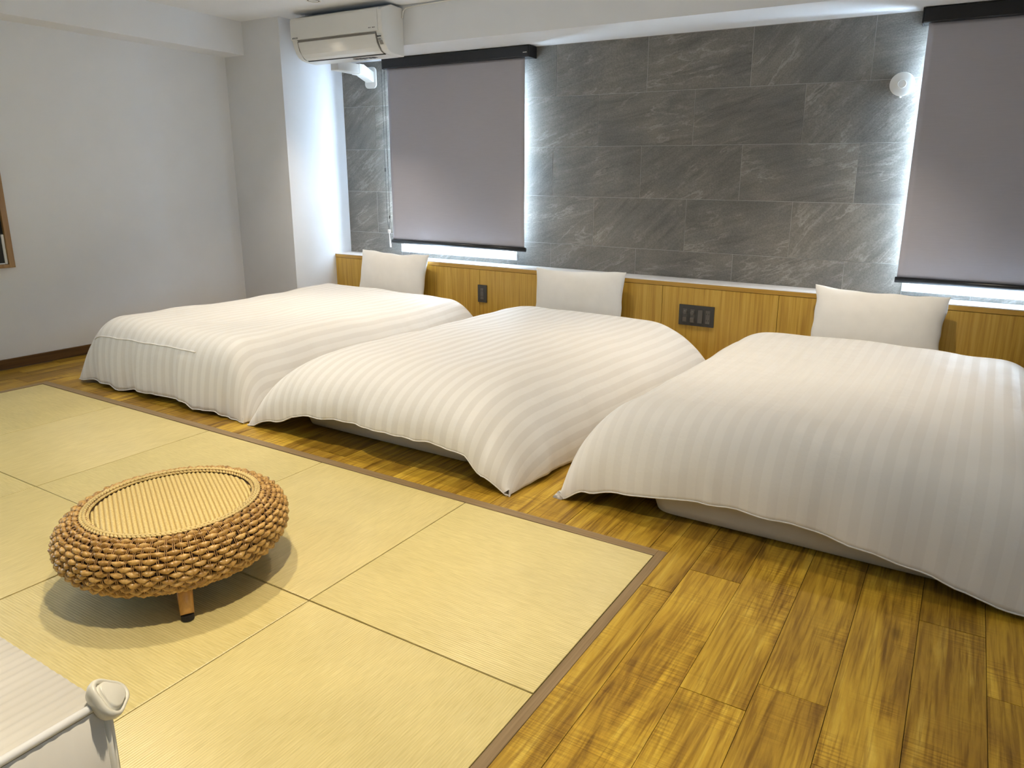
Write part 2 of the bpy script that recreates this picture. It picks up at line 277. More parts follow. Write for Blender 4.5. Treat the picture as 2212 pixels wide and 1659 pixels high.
def mat_stool_top():
    mt, nt, b = new_mat('rush_seat')
    tc = N(nt, 'ShaderNodeTexCoord'); mp = N(nt, 'ShaderNodeMapping'); mp.inputs['Scale'].default_value = (240, 240, 40); nt.links.new(tc.outputs['Object'], mp.inputs[0])
    n1 = N(nt, 'ShaderNodeTexNoise'); n1.inputs['Scale'].default_value = 1; n1.inputs['Detail'].default_value = 2; nt.links.new(mp.outputs[0], n1.inputs['Vector'])
    r = ramp(nt, [(0.3, (0.60, 0.445, 0.15)), (0.7, (0.80, 0.63, 0.27))]); nt.links.new(n1.outputs[0], r.inputs[0])
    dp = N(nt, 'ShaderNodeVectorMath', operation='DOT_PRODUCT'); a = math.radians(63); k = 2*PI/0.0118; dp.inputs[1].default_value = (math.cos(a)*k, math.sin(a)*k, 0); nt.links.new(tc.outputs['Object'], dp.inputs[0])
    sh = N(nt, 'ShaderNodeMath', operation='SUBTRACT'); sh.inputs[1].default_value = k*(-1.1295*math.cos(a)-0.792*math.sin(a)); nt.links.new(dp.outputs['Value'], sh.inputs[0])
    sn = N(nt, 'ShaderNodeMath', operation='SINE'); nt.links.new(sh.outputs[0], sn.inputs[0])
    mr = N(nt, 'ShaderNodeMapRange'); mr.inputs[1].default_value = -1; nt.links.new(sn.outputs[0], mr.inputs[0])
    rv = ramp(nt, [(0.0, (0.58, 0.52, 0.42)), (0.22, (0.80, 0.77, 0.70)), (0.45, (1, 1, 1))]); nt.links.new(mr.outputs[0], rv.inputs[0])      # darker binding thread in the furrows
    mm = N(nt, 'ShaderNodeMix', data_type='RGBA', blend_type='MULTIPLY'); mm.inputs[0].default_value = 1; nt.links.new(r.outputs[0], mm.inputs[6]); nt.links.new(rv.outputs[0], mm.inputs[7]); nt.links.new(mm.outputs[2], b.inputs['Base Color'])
    b.inputs['Roughness'].default_value = 0.5; bump(nt, b, n1.outputs[0], 0.3, 0.001)
    return mt
M['rush_seat'] = mat_stool_top()
def mat_pp():
    mt, nt, b = new_mat('milky_plastic_sheet')
    tc = N(nt, 'ShaderNodeTexCoord'); n1 = N(nt, 'ShaderNodeTexNoise'); n1.inputs['Scale'].default_value = 9; nt.links.new(tc.outputs['Object'], n1.inputs['Vector'])
    r = ramp(nt, [(0.3, (0.76, 0.72, 0.63)), (0.7, (0.82, 0.78, 0.69))]); nt.links.new(n1.outputs[0], r.inputs[0]); nt.links.new(r.outputs[0], b.inputs['Base Color'])
    b.inputs['Roughness'].default_value = 0.25
    tl = N(nt, 'ShaderNodeBsdfTranslucent'); tl.inputs[0].default_value = (0.78, 0.74, 0.68, 1); tr = N(nt, 'ShaderNodeBsdfTransparent')
    m1 = N(nt, 'ShaderNodeMixShader'); m1.inputs[0].default_value = 0.10; nt.links.new(b.outputs[0], m1.inputs[1]); nt.links.new(tl.outputs[0], m1.inputs[2])
    m2 = N(nt, 'ShaderNodeMixShader'); m2.inputs[0].default_value = 0.02; nt.links.new(m1.outputs[0], m2.inputs[1]); nt.links.new(tr.outputs[0], m2.inputs[2])
    nt.links.new(m2.outputs[0], nt.nodes['Material Output'].inputs[0])
    return mt
M['pp'] = mat_pp()
def mat_lamp():
    mt, nt, b = new_mat('lamp_lens'); b.inputs['Emission Color'].default_value = (1.0, 0.82, 0.58, 1); b.inputs['Emission Strength'].default_value = 6.0
    return mt
M['lamp'] = mat_lamp()

# ---------------------------------------------------------------- helpers
def link(o): COL.objects.link(o); return o
def tag(o, label=None, cat=None, group=None, kind=None):
    if label: o['label'] = label
    if cat: o['category'] = cat
    if group: o['group'] = group
    if kind: o['kind'] = kind
    return o
def put(o, root):
    if root is not None:
        o.parent = root; o.matrix_parent_inverse = Matrix.Translation(-root.location)
    return o
def empty(name, loc, label=None, cat=None, group=None, kind=None):
    o = bpy.data.objects.new(name, None); o.location = loc; o.empty_display_size = 0.05; link(o)
    return tag(o, label, cat, group, kind)
def from_bm(name, bm, mat, parent=None, smooth=False):
    me = bpy.data.meshes.new(name); bm.normal_update(); bm.to_mesh(me); bm.free()
    me.materials.append(M[mat] if isinstance(mat, str) else mat)
    if smooth:
        me.polygons.foreach_set('use_smooth', [True]*len(me.polygons))
    o = bpy.data.objects.new(name, me); link(o); return put(o, parent)
def from_py(name, vs, fs, mat, parent=None, smooth=False):
    me = bpy.data.meshes.new(name); me.from_pydata(vs, [], fs); me.update()
    me.materials.append(M[mat])
    if smooth: me.polygons.foreach_set('use_smooth', [True]*len(me.polygons))
    o = bpy.data.objects.new(name, me); link(o); return put(o, parent)
CACHE = {}
def box_mesh(name, sx, sy, sz, mat, bevel=0.0, seg=1):
    key = (name, round(sx, 4), round(sy, 4), round(sz, 4), mat, bevel)
    if key in CACHE: return CACHE[key]
    bm = bmesh.new(); bmesh.ops.create_cube(bm, size=1.0)
    for v in bm.verts: v.co = Vector((v.co.x*sx, v.co.y*sy, v.co.z*sz))
    if bevel > 0: bmesh.ops.bevel(bm, geom=bm.edges[:], offset=bevel, segments=seg, profile=0.6, affect='EDGES')
    me = bpy.data.meshes.new(name); bm.to_mesh(me); bm.free(); me.materials.append(M[mat])
    CACHE[key] = me; return me
def box(name, xr, yr, zr, mat, parent=None, bevel=0.0, seg=1):
    me = box_mesh(name, xr[1]-xr[0], yr[1]-yr[0], zr[1]-zr[0], mat, bevel, seg)
    o = bpy.data.objects.new(name, me); o.location = ((xr[0]+xr[1])/2, (yr[0]+yr[1])/2, (zr[0]+zr[1])/2)
    link(o); return put(o, parent)
def bm_box(bm, xr, yr, zr):
    c = [bm.verts.new((x, y, z)) for z in zr for y in yr for x in xr]
    for f in ((0, 2, 3, 1), (4, 5, 7, 6), (0, 1, 5, 4), (2, 6, 7, 3), (0, 4, 6, 2), (1, 3, 7, 5)): bm.faces.new([c[i] for i in f])
def bm_tube(bm, pts, r, seg=10, cap=True, radii=None):
    pts = [Vector(p) for p in pts]; rings = []
    for i, p in enumerate(pts):
        d = (pts[min(i+1, len(pts)-1)]-pts[max(i-1, 0)]).normalized()
        a = d.cross(Vector((0, 0, 1)))
        if a.length < 1e-3: a = d.cross(Vector((0, 1, 0)))
        a.normalize(); b_ = d.cross(a); rr = radii[i] if radii else r
        rings.append([bm.verts.new(p+(a*math.cos(t)+b_*math.sin(t))*rr) for t in [2*PI*k/seg for k in range(seg)]])
    for A, B in zip(rings, rings[1:]):
        for k in range(seg): bm.faces.new((A[k], A[(k+1) % seg], B[(k+1) % seg], B[k]))
    if cap: bm.faces.new(rings[0][::-1]); bm.faces.new(rings[-1])
def tube(name, pts, r, mat, parent=None, seg=10, radii=None):
    bm = bmesh.new(); bm_tube(bm, pts, r, seg, True, radii); bmesh.ops.recalc_face_normals(bm, faces=bm.faces[:]); return from_bm(name, bm, mat, parent, True)
def lathe(name, prof, mat, loc, axis='Z', parent=None, seg=40):
    """prof: (radius, height) pairs, spun about the axis"""
    bm = bmesh.new(); rings = []
    for r, h in prof:
        ring = []
        for k in range(seg):
            a = 2*PI*k/seg; p = Vector((r*math.cos(a), r*math.sin(a), h))
            if axis == 'Y': p = Vector((p.x, -p.z, p.y))       # height grows towards -Y
            if axis == '-Z': p = Vector((p.x, -p.y, -p.z))
            ring.append(bm.verts.new(p+Vector(loc)))
        rings.append(ring)
    for A, B in zip(rings, rings[1:]):
        for k in range(seg): bm.faces.new((A[k], A[(k+1) % seg], B[(k+1) % seg], B[k]))
    if prof[0][0] > 1e-5: bm.faces.new(rings[0][::-1])
    if prof[-1][0] > 1e-5: bm.faces.new(rings[-1])
    bmesh.ops.remove_doubles(bm, verts=bm.verts[:], dist=1e-6); bmesh.ops.recalc_face_normals(bm, faces=bm.faces[:])
    o = from_bm(name, bm, mat, parent, True)
    md = o.modifiers.new('edges', 'EDGE_SPLIT'); md.split_angle = math.radians(40); return o
def extrude_x(name, prof, x0, x1, mat, parent=None, bevel=0.0):
    """closed (y, z) outline swept along X"""
    bm = bmesh.new(); A = [bm.verts.new((x0, y, z)) for y, z in prof]; B = [bm.verts.new((x1, y, z)) for y, z in prof]; n = len(prof)
    for k in range(n): bm.faces.new((A[k], A[(k+1) % n], B[(k+1) % n], B[k]))
    bm.faces.new(A[::-1]); bm.faces.new(B); bmesh.ops.recalc_face_normals(bm, faces=bm.faces[:])
    o = from_bm(name, bm, mat, parent)
    if bevel:
        md = o.modifiers.new('bevel', 'BEVEL'); md.width = bevel; md.segments = 2; md.limit_method = 'ANGLE'; md.angle_limit = math.radians(50)
    return o
def minus(r, h):
    """rectangle r minus rectangle h -> list of rectangles (x0,x1,y0,y1)"""
    x0, x1, y0, y1 = r; a0, a1, b0, b1 = h
    if a0 >= x1 or a1 <= x0 or b0 >= y1 or b1 <= y0: return [r]
    out = []
    if a0 > x0: out.append((x0, a0, y0, y1))
    if a1 < x1: out.append((a1, x1, y0, y1))
    l, rr = max(x0, a0), min(x1, a1)
    if b0 > y0: out.append((l, rr, y0, b0))
    if b1 < y1: out.append((l, rr, b1, y1))
    return out
def text(name, body, size, loc, rot, mat, parent, sx=1.0, align='LEFT'):
    cu = bpy.data.curves.new(name, 'FONT'); cu.body = body; cu.size = size; cu.extrude = 0.0003; cu.align_x = align; cu.offset = 0.0004
    t = bpy.data.objects.new(name+'_tmp', cu); link(t); bpy.context.view_layer.update()
    me = bpy.data.meshes.new_from_object(t.evaluated_get(bpy.context.evaluated_depsgraph_get()))
    bpy.data.objects.remove(t); me.materials.clear(); me.materials.append(M[mat])
    o = bpy.data.objects.new(name, me); o.location = loc; o.rotation_euler = rot; o.scale = (sx, 1, 1); link(o)
    return put(o, parent)

# ================================================================= ROOM SHELL
T = 0.12
W4 = (-2.65, -1.35, 0.70, 1.84)
bm = bmesh.new()
for r in minus((YF, D+T, 0, ZC), W4): bm_box(bm, (XL-T, XL), (r[0], r[1]), (r[2], r[3]))
tag(from_bm('wall_left', bm, 'wall'), kind='structure')
w4 = empty('window_4', (XL, (W4[0]+W4[1])/2, W4[2]), kind='structure')
for nm, yr, zr in (('frame_rail', (W4[0], W4[1]), (W4[2], W4[2]+0.035)), ('frame_rail', (W4[0], W4[1]), (W4[3]-0.035, W4[3])), ('frame_post', (W4[0], W4[0]+0.03), (W4[2]+0.035, W4[3]-0.035)), ('frame_post', (W4[1]-0.03, W4[1]), (W4[2]+0.035, W4[3]-0.035)), ('frame_post', (-2.02, -1.98), (W4[2]+0.035, W4[3]-0.035))):
    box(nm, (XL-0.10, XL+0.006), yr, zr, 'white_alu', w4, bevel=0.002)
for a, b_ in ((W4[0]+0.03, -2.02), (-1.98, W4[1]-0.03)): box('pane', (XL-0.062, XL-0.058), (a, b_), (W4[2]+0.035, W4[3]-0.035), 'frosted_side', w4)
FILL_WIN = (-2.6, -1.1, 0.75, 1.85)  # added unseen window; its panes glow to brighten the left wall
bm = bmesh.new()
for r in minus((YF, D+T, 0, ZC), FILL_WIN): bm_box(bm, (XR, XR+T), (r[0], r[1]), (r[2], r[3]))
tag(from_bm('wall_right', bm, 'wall_dark'), kind='structure')
fill_win = empty('window_5', (XR, (FILL_WIN[0]+FILL_WIN[1])/2, FILL_WIN[2]), kind='structure')
for nm, yr, zr in (('frame_rail', (FILL_WIN[0], FILL_WIN[1]), (FILL_WIN[2], FILL_WIN[2]+0.035)), ('frame_rail', (FILL_WIN[0], FILL_WIN[1]), (FILL_WIN[3]-0.035, FILL_WIN[3])), ('frame_post', (FILL_WIN[0], FILL_WIN[0]+0.03), (FILL_WIN[2]+0.035, FILL_WIN[3]-0.035)), ('frame_post', (FILL_WIN[1]-0.03, FILL_WIN[1]), (FILL_WIN[2]+0.035, FILL_WIN[3]-0.035)), ('frame_post', (-1.87, -1.83), (FILL_WIN[2]+0.035, FILL_WIN[3]-0.035))):
    box(nm, (XR-0.006, XR+0.10), yr, zr, 'white_alu', fill_win, bevel=0.002)
for a, b_ in ((FILL_WIN[0]+0.03, -1.87), (-1.83, FILL_WIN[1]-0.03)): box('pane', (XR+0.058, XR+0.062), (a, b_), (FILL_WIN[2]+0.035, FILL_WIN[3]-0.035), 'fill_pane', fill_win)
tag(box('wall_front', (XL-T, XR+T), (YF-T, YF), (0, ZC), 'wall_dark'), kind='structure')
tag(box('ceiling', (XL-T, XR+T), (YF-T, D+T), (ZC, ZC+0.1), 'ceiling'), kind='structure')
tag(box('wall_column', (XL, XE), (YC, D+T), (0, ZC), 'wall'), kind='structure')
tag(box('ceiling_soffit', (XL, -3.822), (YF, YC), (1.918, ZC), 'wall'), kind='structure')
tag(box('ceiling_beam', (XE, XR), (YB, D+T), (ZT, ZC), 'wall'), kind='structure')
tag(box('baseboard_left', (XL, XL+0.012), (YF, YC), (0.002, 0.060), 'skirt', bevel=0.002), kind='structure')
tag(box('baseboard_column', (XL+0.012, XE), (YC-0.012, YC), (0.002, 0.060), 'skirt', bevel=0.002), kind='structure')

# floor: every plank its own piece
floor = tag(box('floor', (XL-T, XR+T), (YF-T, D+T), (-0.15, -0.021), 'sub'), kind='structure')
MATS = (-5*S-0.032, 0.030, -3*S-0.032, 0.038)          # inset of mats and its border
known = {0.12: -0.019, 0.27: -0.518, 0.42: -0.415, 0.57: 0.31, 0.72: 0.05, 0.87: -0.194, -0.03: -0.166}
k0 = int(math.floor((XL-0.12)/0.15))
for k in range(k0, 18):
    x0 = 0.12+0.15*k; x1 = x0+0.15
    y = known.get(round(x0, 2)); y = random.uniform(0, 0.9) if y is None else y
    while y > YF: y -= 0.905
    while y < D:
        r = (max(x0, XL), min(x1, XR), max(y, YF), min(y+0.905, D-0.02))
        if r[1]-r[0] > 0.01 and r[3]-r[2] > 0.01:
            for a in minus(r, MATS):
                if a[1]-a[0] > 0.004 and a[3]-a[2] > 0.004:
                    box('plank', (a[0]+0.0007, a[1]-0.0007), (a[2]+0.0009, a[3]-0.0009), (-0.02, random.uniform(-0.0008, 0)), 'plank', floor)
        y += 0.905

# border strips round the mats
bx0, bx1, by0, by1 = MATS
tag(box('trim_1', (0.0015, bx1), (by0, by1), (-0.02, 0.001), 'border_y', bevel=0.001), kind='structure')
tag(box('trim_2', (bx0, 0.0015), (0.0015, by1), (-0.02, 0.001), 'border_x', bevel=0.001), kind='structure')
tag(box('trim_3', (bx0, -5*S-0.0015), (by0, 0.0015), (-0.02, 0.001), 'border_y', bevel=0.001), kind='structure')
tag(box('trim_4', (-5*S-0.0015, 0.0015), (by0, -3*S-0.0015), (-0.02, 0.001), 'border_x', bevel=0.001), kind='structure')

ordinal = ['first', 'second', 'third', 'fourth', 'fifth']
rows = ['row along the beds', 'middle row', 'row farthest from the beds']
for j in range(3):
    for i in range(5):
        x1, y1 = -i*S, -j*S
        g = 0.0016
        along = 'X' if (i+j) % 2 == 0 else 'Y'
        if (i, j) == (1, 1): lab = 'square straw tatami mat under the woven round stool'
        else: lab = 'straw tatami mat in the %s, %s from open plank floor' % (rows[j], ordinal[i])
        tag(box('tatami_mat', (x1-S+g, x1-g), (y1-S+g, y1-g), (-0.0208, random.uniform(-0.0012, 0.0012)), 'tatami_'+along.lower(), bevel=0.0022, seg=2),
            lab, 'tatami mat', 'tatami mats inset in the floor')

# ---------------------------------------------------------------- tiled wall with two windows
WIN = [(-2.936, -1.919, 0.570, 1.82), (0.432, 1.52, 0.563, 1.82)]   # outer edge of the window frames
wall = empty('wall_back', (0, D, 0), kind='structure')
rects = [(XE, XR, ZL-0.02, ZT)]
for w in WIN:
    rects = [q for r in rects for q in minus(r, (w[0]+0.02, w[1]-0.02, w[2]+0.02, w[3]-0.02))]
bm = bmesh.new()
for r in rects: bm_box(bm, (r[0], r[1]), (D+0.0015, D+T), (r[2], r[3]))
bm_box(bm, (XE, XR), (D+0.0015, D+T), (0, ZL-0.02))
from_bm('grout_bed', bm, 'grout', wall)
ROWS = [(1.6045, ZT-0.001, -1.634), (1.3025, 1.6045, -0.7376-0.301*0), (1.0005, 1.3025, -1.6522), (0.6985, 1.0005, -1.3562), (ZL+0.001, 0.6985, -1.663)]
for z0, z1, xo in ROWS:
    n0 = int(math.floor((XE-xo)/0.602))
    for n in range(n0, 8):
        r = (max(XE+0.001, xo+0.602*n), min(XR, xo+0.602*(n+1)), z0, z1)
        if r[1]-r[0] < 0.01: continue
        ps = [r]
        for w in WIN: ps = [q for p in ps for q in minus(p, w)]
        for p in ps:
            if p[1]-p[0] < 0.006 or p[3]-p[2] < 0.006: continue
            dy = random.uniform(-0.0005, 0.0005)
            box('wall_tile', (p[0]+0.0013, p[1]-0.0013), (D+dy, D+0.012), (p[2]+0.0013, p[3]-0.0013), 'tile', wall, bevel=0.0008)

for n, (x0, x1, z0, z1) in enumerate(WIN):
    w = empty('window_%d' % (n+1), ((x0+x1)/2, D, z0), kind='structure')
    fwid = 0.036
    for nm, xr, zr in (('frame_rail', (x0, x1), (z0, z0+fwid)), ('frame_rail', (x0, x1), (z1-fwid, z1)), ('frame_post', (x0, x0+fwid*0.8), (z0+fwid, z1-fwid)), ('frame_post', (x1-fwid*0.8, x1), (z0+fwid, z1-fwid))):
        box(nm, xr, (D-0.008, D+0.10), zr, 'white_alu', w, bevel=0.002)
    xa, xb, za, zb = x0+fwid*0.8, x1-fwid*0.8, z0+fwid, z1-fwid
    mid = xa+(xb-xa)*0.5
    box('sill_track', (xa, xb), (D+0.012, D+0.095), (za, za+0.008), 'slot', w)
    for (sa, sb, yy) in ((xa, mid+0.02, D+0.055), (mid-0.02, xb, D+0.085)):
        sash = empty('sash', ((sa+sb)/2, yy, za)); put(sash, w)
        def sb_(nm, xr, zr, mt, yw=0.012):
            o = box(nm, xr, (yy-yw, yy+yw), zr, mt)
            o.parent = sash; o.location = Vector(o.location)-Vector(sash.location)
        sb_('sash_rail', (sa, sb), (za+0.008, za+0.036), 'white_alu'); sb_('sash_rail', (sa, sb), (zb-0.03, zb), 'white_alu')
        sb_('sash_stile', (sa, sa+0.03), (za+0.036, zb-0.03), 'white_alu'); sb_('sash_stile', (sb-0.03, sb), (za+0.036, zb-0.03), 'white_alu')
        sb_('pane', (sa+0.03, sb-0.03), (za+0.036, zb-0.03), 'frosted', 0.002)
    box('pull', (mid-0.05, mid-0.015), (D+0.030, D+0.042), (za+0.05, za+0.062), 'white_alu', w, bevel=0.002)

# ---------------------------------------------------------------- panelled headboard with ledge
hb = empty('headboard', (-0.9, YL, 0.0), 'long oak panelled headboard with white ledge below the slate tiled wall', 'headboard')
grooves = [XE+0.0005, -2.116, -1.47, -0.809, -0.144, 0.515, 1.17, XR-0.0005]
grooves = [XE+0.001, -2.78, -2.116, -1.462, -0.809, -0.144, 0.520, 1.18, XR-0.001]
for a, b_ in zip(grooves, grooves[1:]):
    box('panel', (a+0.0012, b_-0.0012), (YL, YL+0.018), (0.002, 0.510), 'panel', hb, bevel=0.0006)
box('top_cap', (XE+0.001, XR-0.001), (YL-0.002, YL+0.020), (0.512, ZL-0.005), 'cap', hb, bevel=0.0008)
box('ledge', (XE+0.001, XR-0.001), (YL-0.002, D-0.001), (ZL-0.005, ZL), 'ledge', hb, bevel=0.001)

# ================================================================= BLINDS
def blind(x0, x1, zbot, chain_side, label, label_tag):
    """x0..x1: cloth"""
    yb_ = D-0.066
    root = empty('roller_blind', ((x0+x1)/2, D-0.04, ZT-0.07), label, 'roller blind', 'roller blinds over the windows')
    # cassette
    prof = [(D-0.001, ZT-0.001), (D-0.085, ZT-0.001), (D-0.092, ZT-0.008), (D-0.092, ZT-0.066), (D-0.085, ZT-0.070), (D-0.001, ZT-0.070)]
    c = extrude_x('cassette', prof, x0-0.022, x1+0.040, 'black', root, bevel=0.002)
    box('end_cap', (x0-0.030, x0-0.022), (D-0.088, D-0.001), (ZT-0.072, ZT-0.002), 'black', root, bevel=0.002)
    box('end_cap', (x1+0.040, x1+0.048), (D-0.088, D-0.001), (ZT-0.072, ZT-0.002), 'black', root, bevel=0.002)
    if label_tag: box('maker_mark', (x1+0.002, x1+0.030), (D-0.0928, D-0.0919), (ZT-0.046, ZT-0.042), 'white_plastic', root)
    # cloth: a slightly wavy sheet
    nx, nz = 40, 60; zt_ = ZT-0.066; vs = []; fs = []
    for j in range(nz+1):
        for i in range(nx+1):
            u = i/nx; v = j/nz; x = x0+(x1-x0)*u; z = zt_+(zbot+0.02-zt_)*v
            e = max(0, 1-u/0.12)+max(0, 1-(1-u)/0.12)
            y = yb_-0.0022*e*math.sin(v*14+3*u)*(v**1.5)
            vs.append((x, y, z))
    for j in range(nz):
        for i in range(nx):
            a = j*(nx+1)+i; fs.append((a, a+nx+1, a+nx+2, a+1))
    from_py('blind_backing', [(x, y+0.0016, z) for x, y, z in vs], fs, 'white_alu', root, True)
    cl = from_py('blind_cloth', vs, fs, 'blind', root, True)
    md = cl.modifiers.new('thick', 'SOLIDIFY'); md.thickness = 0.0008
    bar = tube('bottom_bar', [(x0-0.008, yb_, zbot+0.009), (x1+0.010, yb_, zbot+0.009)], 0.0145, 'black', root, 16)
    if chain_side:
        cx = x0-0.012
        for dx, zend in ((-0.030, 0.735), (-0.004, 0.735)):
            bm = bmesh.new(); z = ZT-0.075
            sph = bmesh.new(); bmesh.ops.create_icosphere(sph, subdivisions=1, radius=0.0032)
            co = [v.co.copy() for v in sph.verts]; fc = [[v.index for v in f.verts] for f in sph.faces]; sph.free()
            while z > zend:
                t = max(0, (0.80-z)/0.065); xx = cx+dx*(1-t)-0.017*t
                vv = [bm.verts.new(c_+Vector((xx, yb_-0.012, z))) for c_ in co]
                for f in fc: bm.faces.new([vv[i] for i in f])
                z -= 0.0095
            ch = from_bm('bead_chain', bm, 'rubber', root, True)
        tube('chain_joint', [(cx-0.030, yb_-0.012, 1.17), (cx-0.030, yb_-0.012, 1.145)], 0.0045, 'rubber', root, 8)
        tube('chain_joint', [(cx-0.006, yb_-0.012, 0.835), (cx-0.007, yb_-0.012, 0.812)], 0.0045, 'rubber', root, 8)
        box('chain_clip', (cx-0.028, cx-0.006), (yb_-0.018, yb_-0.006), (0.708, 0.734), 'white_plastic', root, bevel=0.003)
        bm = bmesh.new(); bm_tube(bm, [(cx-0.017, yb_-0.012, 0.71), (cx-0.014, yb_-0.013, 0.68), (cx-0.012, yb_-0.012, 0.645), (cx-0.008, yb_-0.012, 0.605)], 0.003, 6, True, [0.002, 0.003, 0.006, 0.007])
        from_bm('safety_tag', bm, 'white_plastic', root, True)
    return root
blind(-2.955, -1.826, 0.642, True, 'grey-mauve roller blind with black cassette and bead chain, below the air conditioner', True)
blind(0.409, 1.545, 0.619, False, 'grey-mauve roller blind with black cassette beside the round white wall detector', False)

# ================================================================= WALL FITTINGS
det = empty('wall_detector', (0.321, D, 1.576), 'round white detector disc on the slate tiled wall beside a blind', 'detector')
lathe('cover', [(0.050, 0.001), (0.052, 0.012), (0.056, 0.022), (0.0565, 0.026), (0.055, 0.029), (0.050, 0.0305), (0.0, 0.0325)], 'white_plastic', (0.321, D, 1.576), 'Y', det, 48)
lathe('test_button', [(0.0205, 0.031), (0.0205, 0.0338), (0.0180, 0.0352), (0.0170, 0.0340), (0.0, 0.0340)], 'white_plastic', (0.321, D, 1.576), 'Y', det, 36)
box('hanging_tab', (0.315, 0.324), (D-0.024, D-0.008), (1.513, 1.522), 'white_plastic', det, bevel=0.002)

o1 = empty('power_outlet', (-2.091, YL, 0.35), 'slim charcoal double power outlet on the oak headboard', 'outlet')
box('cover_plate', (-2.127, -2.055), (YL-0.008, YL-0.0002), (0.291, 0.409), 'plate', o1, bevel=0.002, seg=2)
box('socket_insert', (-2.104, -2.078), (YL-0.0092, YL-0.007), (0.312, 0.388), 'plate2', o1, bevel=0.0006)
for zc in (0.331, 0.369):
    for xc in (-2.0975, -2.0845): box('pin_slot', (xc-0.0013, xc+0.0013), (YL-0.0096, YL-0.0088), (zc-0.0045, zc+0.0045), 'dark', o1)
o2 = empty('switch_plate', (-0.595, YL, 0.35), 'wide charcoal switch plate with two dimmers, a rocker and an outlet', 'switch')
box('cover_plate', (-0.699, -0.491), (YL-0.009, YL-0.0002), (0.293, 0.412), 'plate', o2, bevel=0.002, seg=2)
for xc in (-0.662, -0.617):
    dm = box('dimmer', (xc-0.0125, xc+0.0125), (YL-0.0105, YL-0.008), (0.311, 0.388), 'plate2', o2, bevel=0.0006)
    kb = lathe('dial', [(0.0115, 0.0), (0.0115, 0.010), (0.0095, 0.012), (0.0, 0.012)], 'plate2', (xc, YL-0.0103, 0.369), 'Y', None, 24)
    kb.parent = dm; kb.location = -Vector(dm.location)
    pm = box('press_key', (xc-0.0115, xc+0.0115), (YL-0.0165, YL-0.0100), (0.314, 0.341), 'plate2', None, bevel=0.001)
    pm.parent = dm; pm.location = Vector(pm.location)-Vector(dm.location)
    ln = box('dial_pointer', (xc-0.0125, xc+0.0125), (YL-0.0135, YL-0.0100), (0.3445, 0.3480), 'plate2', None, bevel=0.0005)
    ln.parent = dm; ln.location = Vector(ln.location)-Vector(dm.location)
rk = extrude_x('rocker', [(YL-0.008, 0.312), (YL-0.0165, 0.312), (YL-0.012, 0.388), (YL-0.008, 0.388)], -0.584, -0.557, 'plate2', o2, 0.0006)
box('socket_insert', (-0.540, -0.514), (YL-0.0102, YL-0.008), (0.312, 0.388), 'plate2', o2, bevel=0.0006)
for zc in (0.331, 0.369):
    for xc in (-0.5335, -0.5205): box('pin_slot', (xc-0.0013, xc+0.0013), (YL-0.0107, YL-0.0098), (zc-0.0045, zc+0.0045), 'dark', o2)

# framed opening in the side wall
nw = empty('window_3', (XL, -0.25, 0.58), kind='structure')
for nm, yr, zr in (('frame_post', (0.140, 0.170), (0.582, 1.25)), ('frame_rail', (-0.70, 0.140), (0.582, 0.602)), ('frame_rail', (-0.70, 0.140), (1.23, 1.25)), ('frame_post', (-0.73, -0.70), (0.582, 1.25))):
    box(nm, (XL+0.0005, XL+0.022), yr, zr, 'niche_wood', nw, bevel=0.0015)
box('inner_strip', (XL+0.0005, XL+0.012), (0.126, 0.140), (0.602, 0.770), 'white_alu', nw, bevel=0.003)  # white strips along parts of the frame's inner edge
box('inner_strip', (XL+0.0005, XL+0.012), (-0.70, 0.126), (0.602, 0.609), 'white_alu', nw, bevel=0.002)
box('pane', (XL+0.0005, XL+0.004), (-0.70, 0.140), (0.602, 1.23), 'dark', nw)

# ================================================================= AIR CONDITIONER
ac = empty('air_conditioner', (-2.89, YB, 1.838), 'white wall air conditioner mounted high on the beam by the column', 'air conditioner')
ax0, ax1 = -3.281, -2.501
full = [(YB-0.0005, 2.118), (1.741, 2.122), (1.660, 2.092), (1.647, 2.078), (1.650, 1.976), (1.664, 1.925), (1.682, 1.882), (1.700, 1.862), (1.725, 1.849), (1.760, 1.842), (YB-0.0005, 1.838)]
inner = [(y+0.012 if y < 1.70 else y, z) for y, z in full]
extrude_x('housing', inner, ax0+0.048, ax1-0.052, 'white_plastic', ac)
extrude_x('end_cheek', full, ax0, ax0+0.048, 'white_plastic', ac, 0.004)
extrude_x('end_cheek', full, ax1-0.052, ax1, 'white_plastic', ac, 0.004)
fp = [(1.657, 1.962), (1.6445, 1.964), (1.6425, 2.02), (1.6425, 2.078), (1.648, 2.090), (1.672, 2.100), (1.672, 2.09), (1.660, 2.08)]
fpo = extrude_x('front_panel', fp, ax0+0.002, ax1-0.030, 'white_plastic', ac, 0.0015)
extrude_x('air_slot', [(1.660, 1.960), (1.655, 1.960), (1.660, 1.938), (1.668, 1.938)], ax0+0.052, ax1-0.056, 'slot', ac)
lv = []
arc = [(1.6535, 1.946), (1.658, 1.925), (1.667, 1.900), (1.680, 1.876), (1.700, 1.856), (1.722, 1.845)]
lv = arc + [(y+0.006, z+0.004) for y, z in arc[::-1]]
lvo = extrude_x('louver', lv, ax0+0.054, ax1-0.060, 'white_plastic', ac)
extrude_x('outlet_gap', [(1.722, 1.8495), (1.722, 1.8435), (1.738, 1.8410), (1.745, 1.8465)], ax0+0.056, ax1-0.056, 'rubber', ac)
extrude_x('louver_shadow_gap', [(1.652, 1.95), (1.664, 1.90), (1.70, 1.853), (1.72, 1.845), (1.72, 1.86), (1.69, 1.89), (1.67, 1.95)], ax0+0.0495, ax0+0.0525, 'slot', ac)
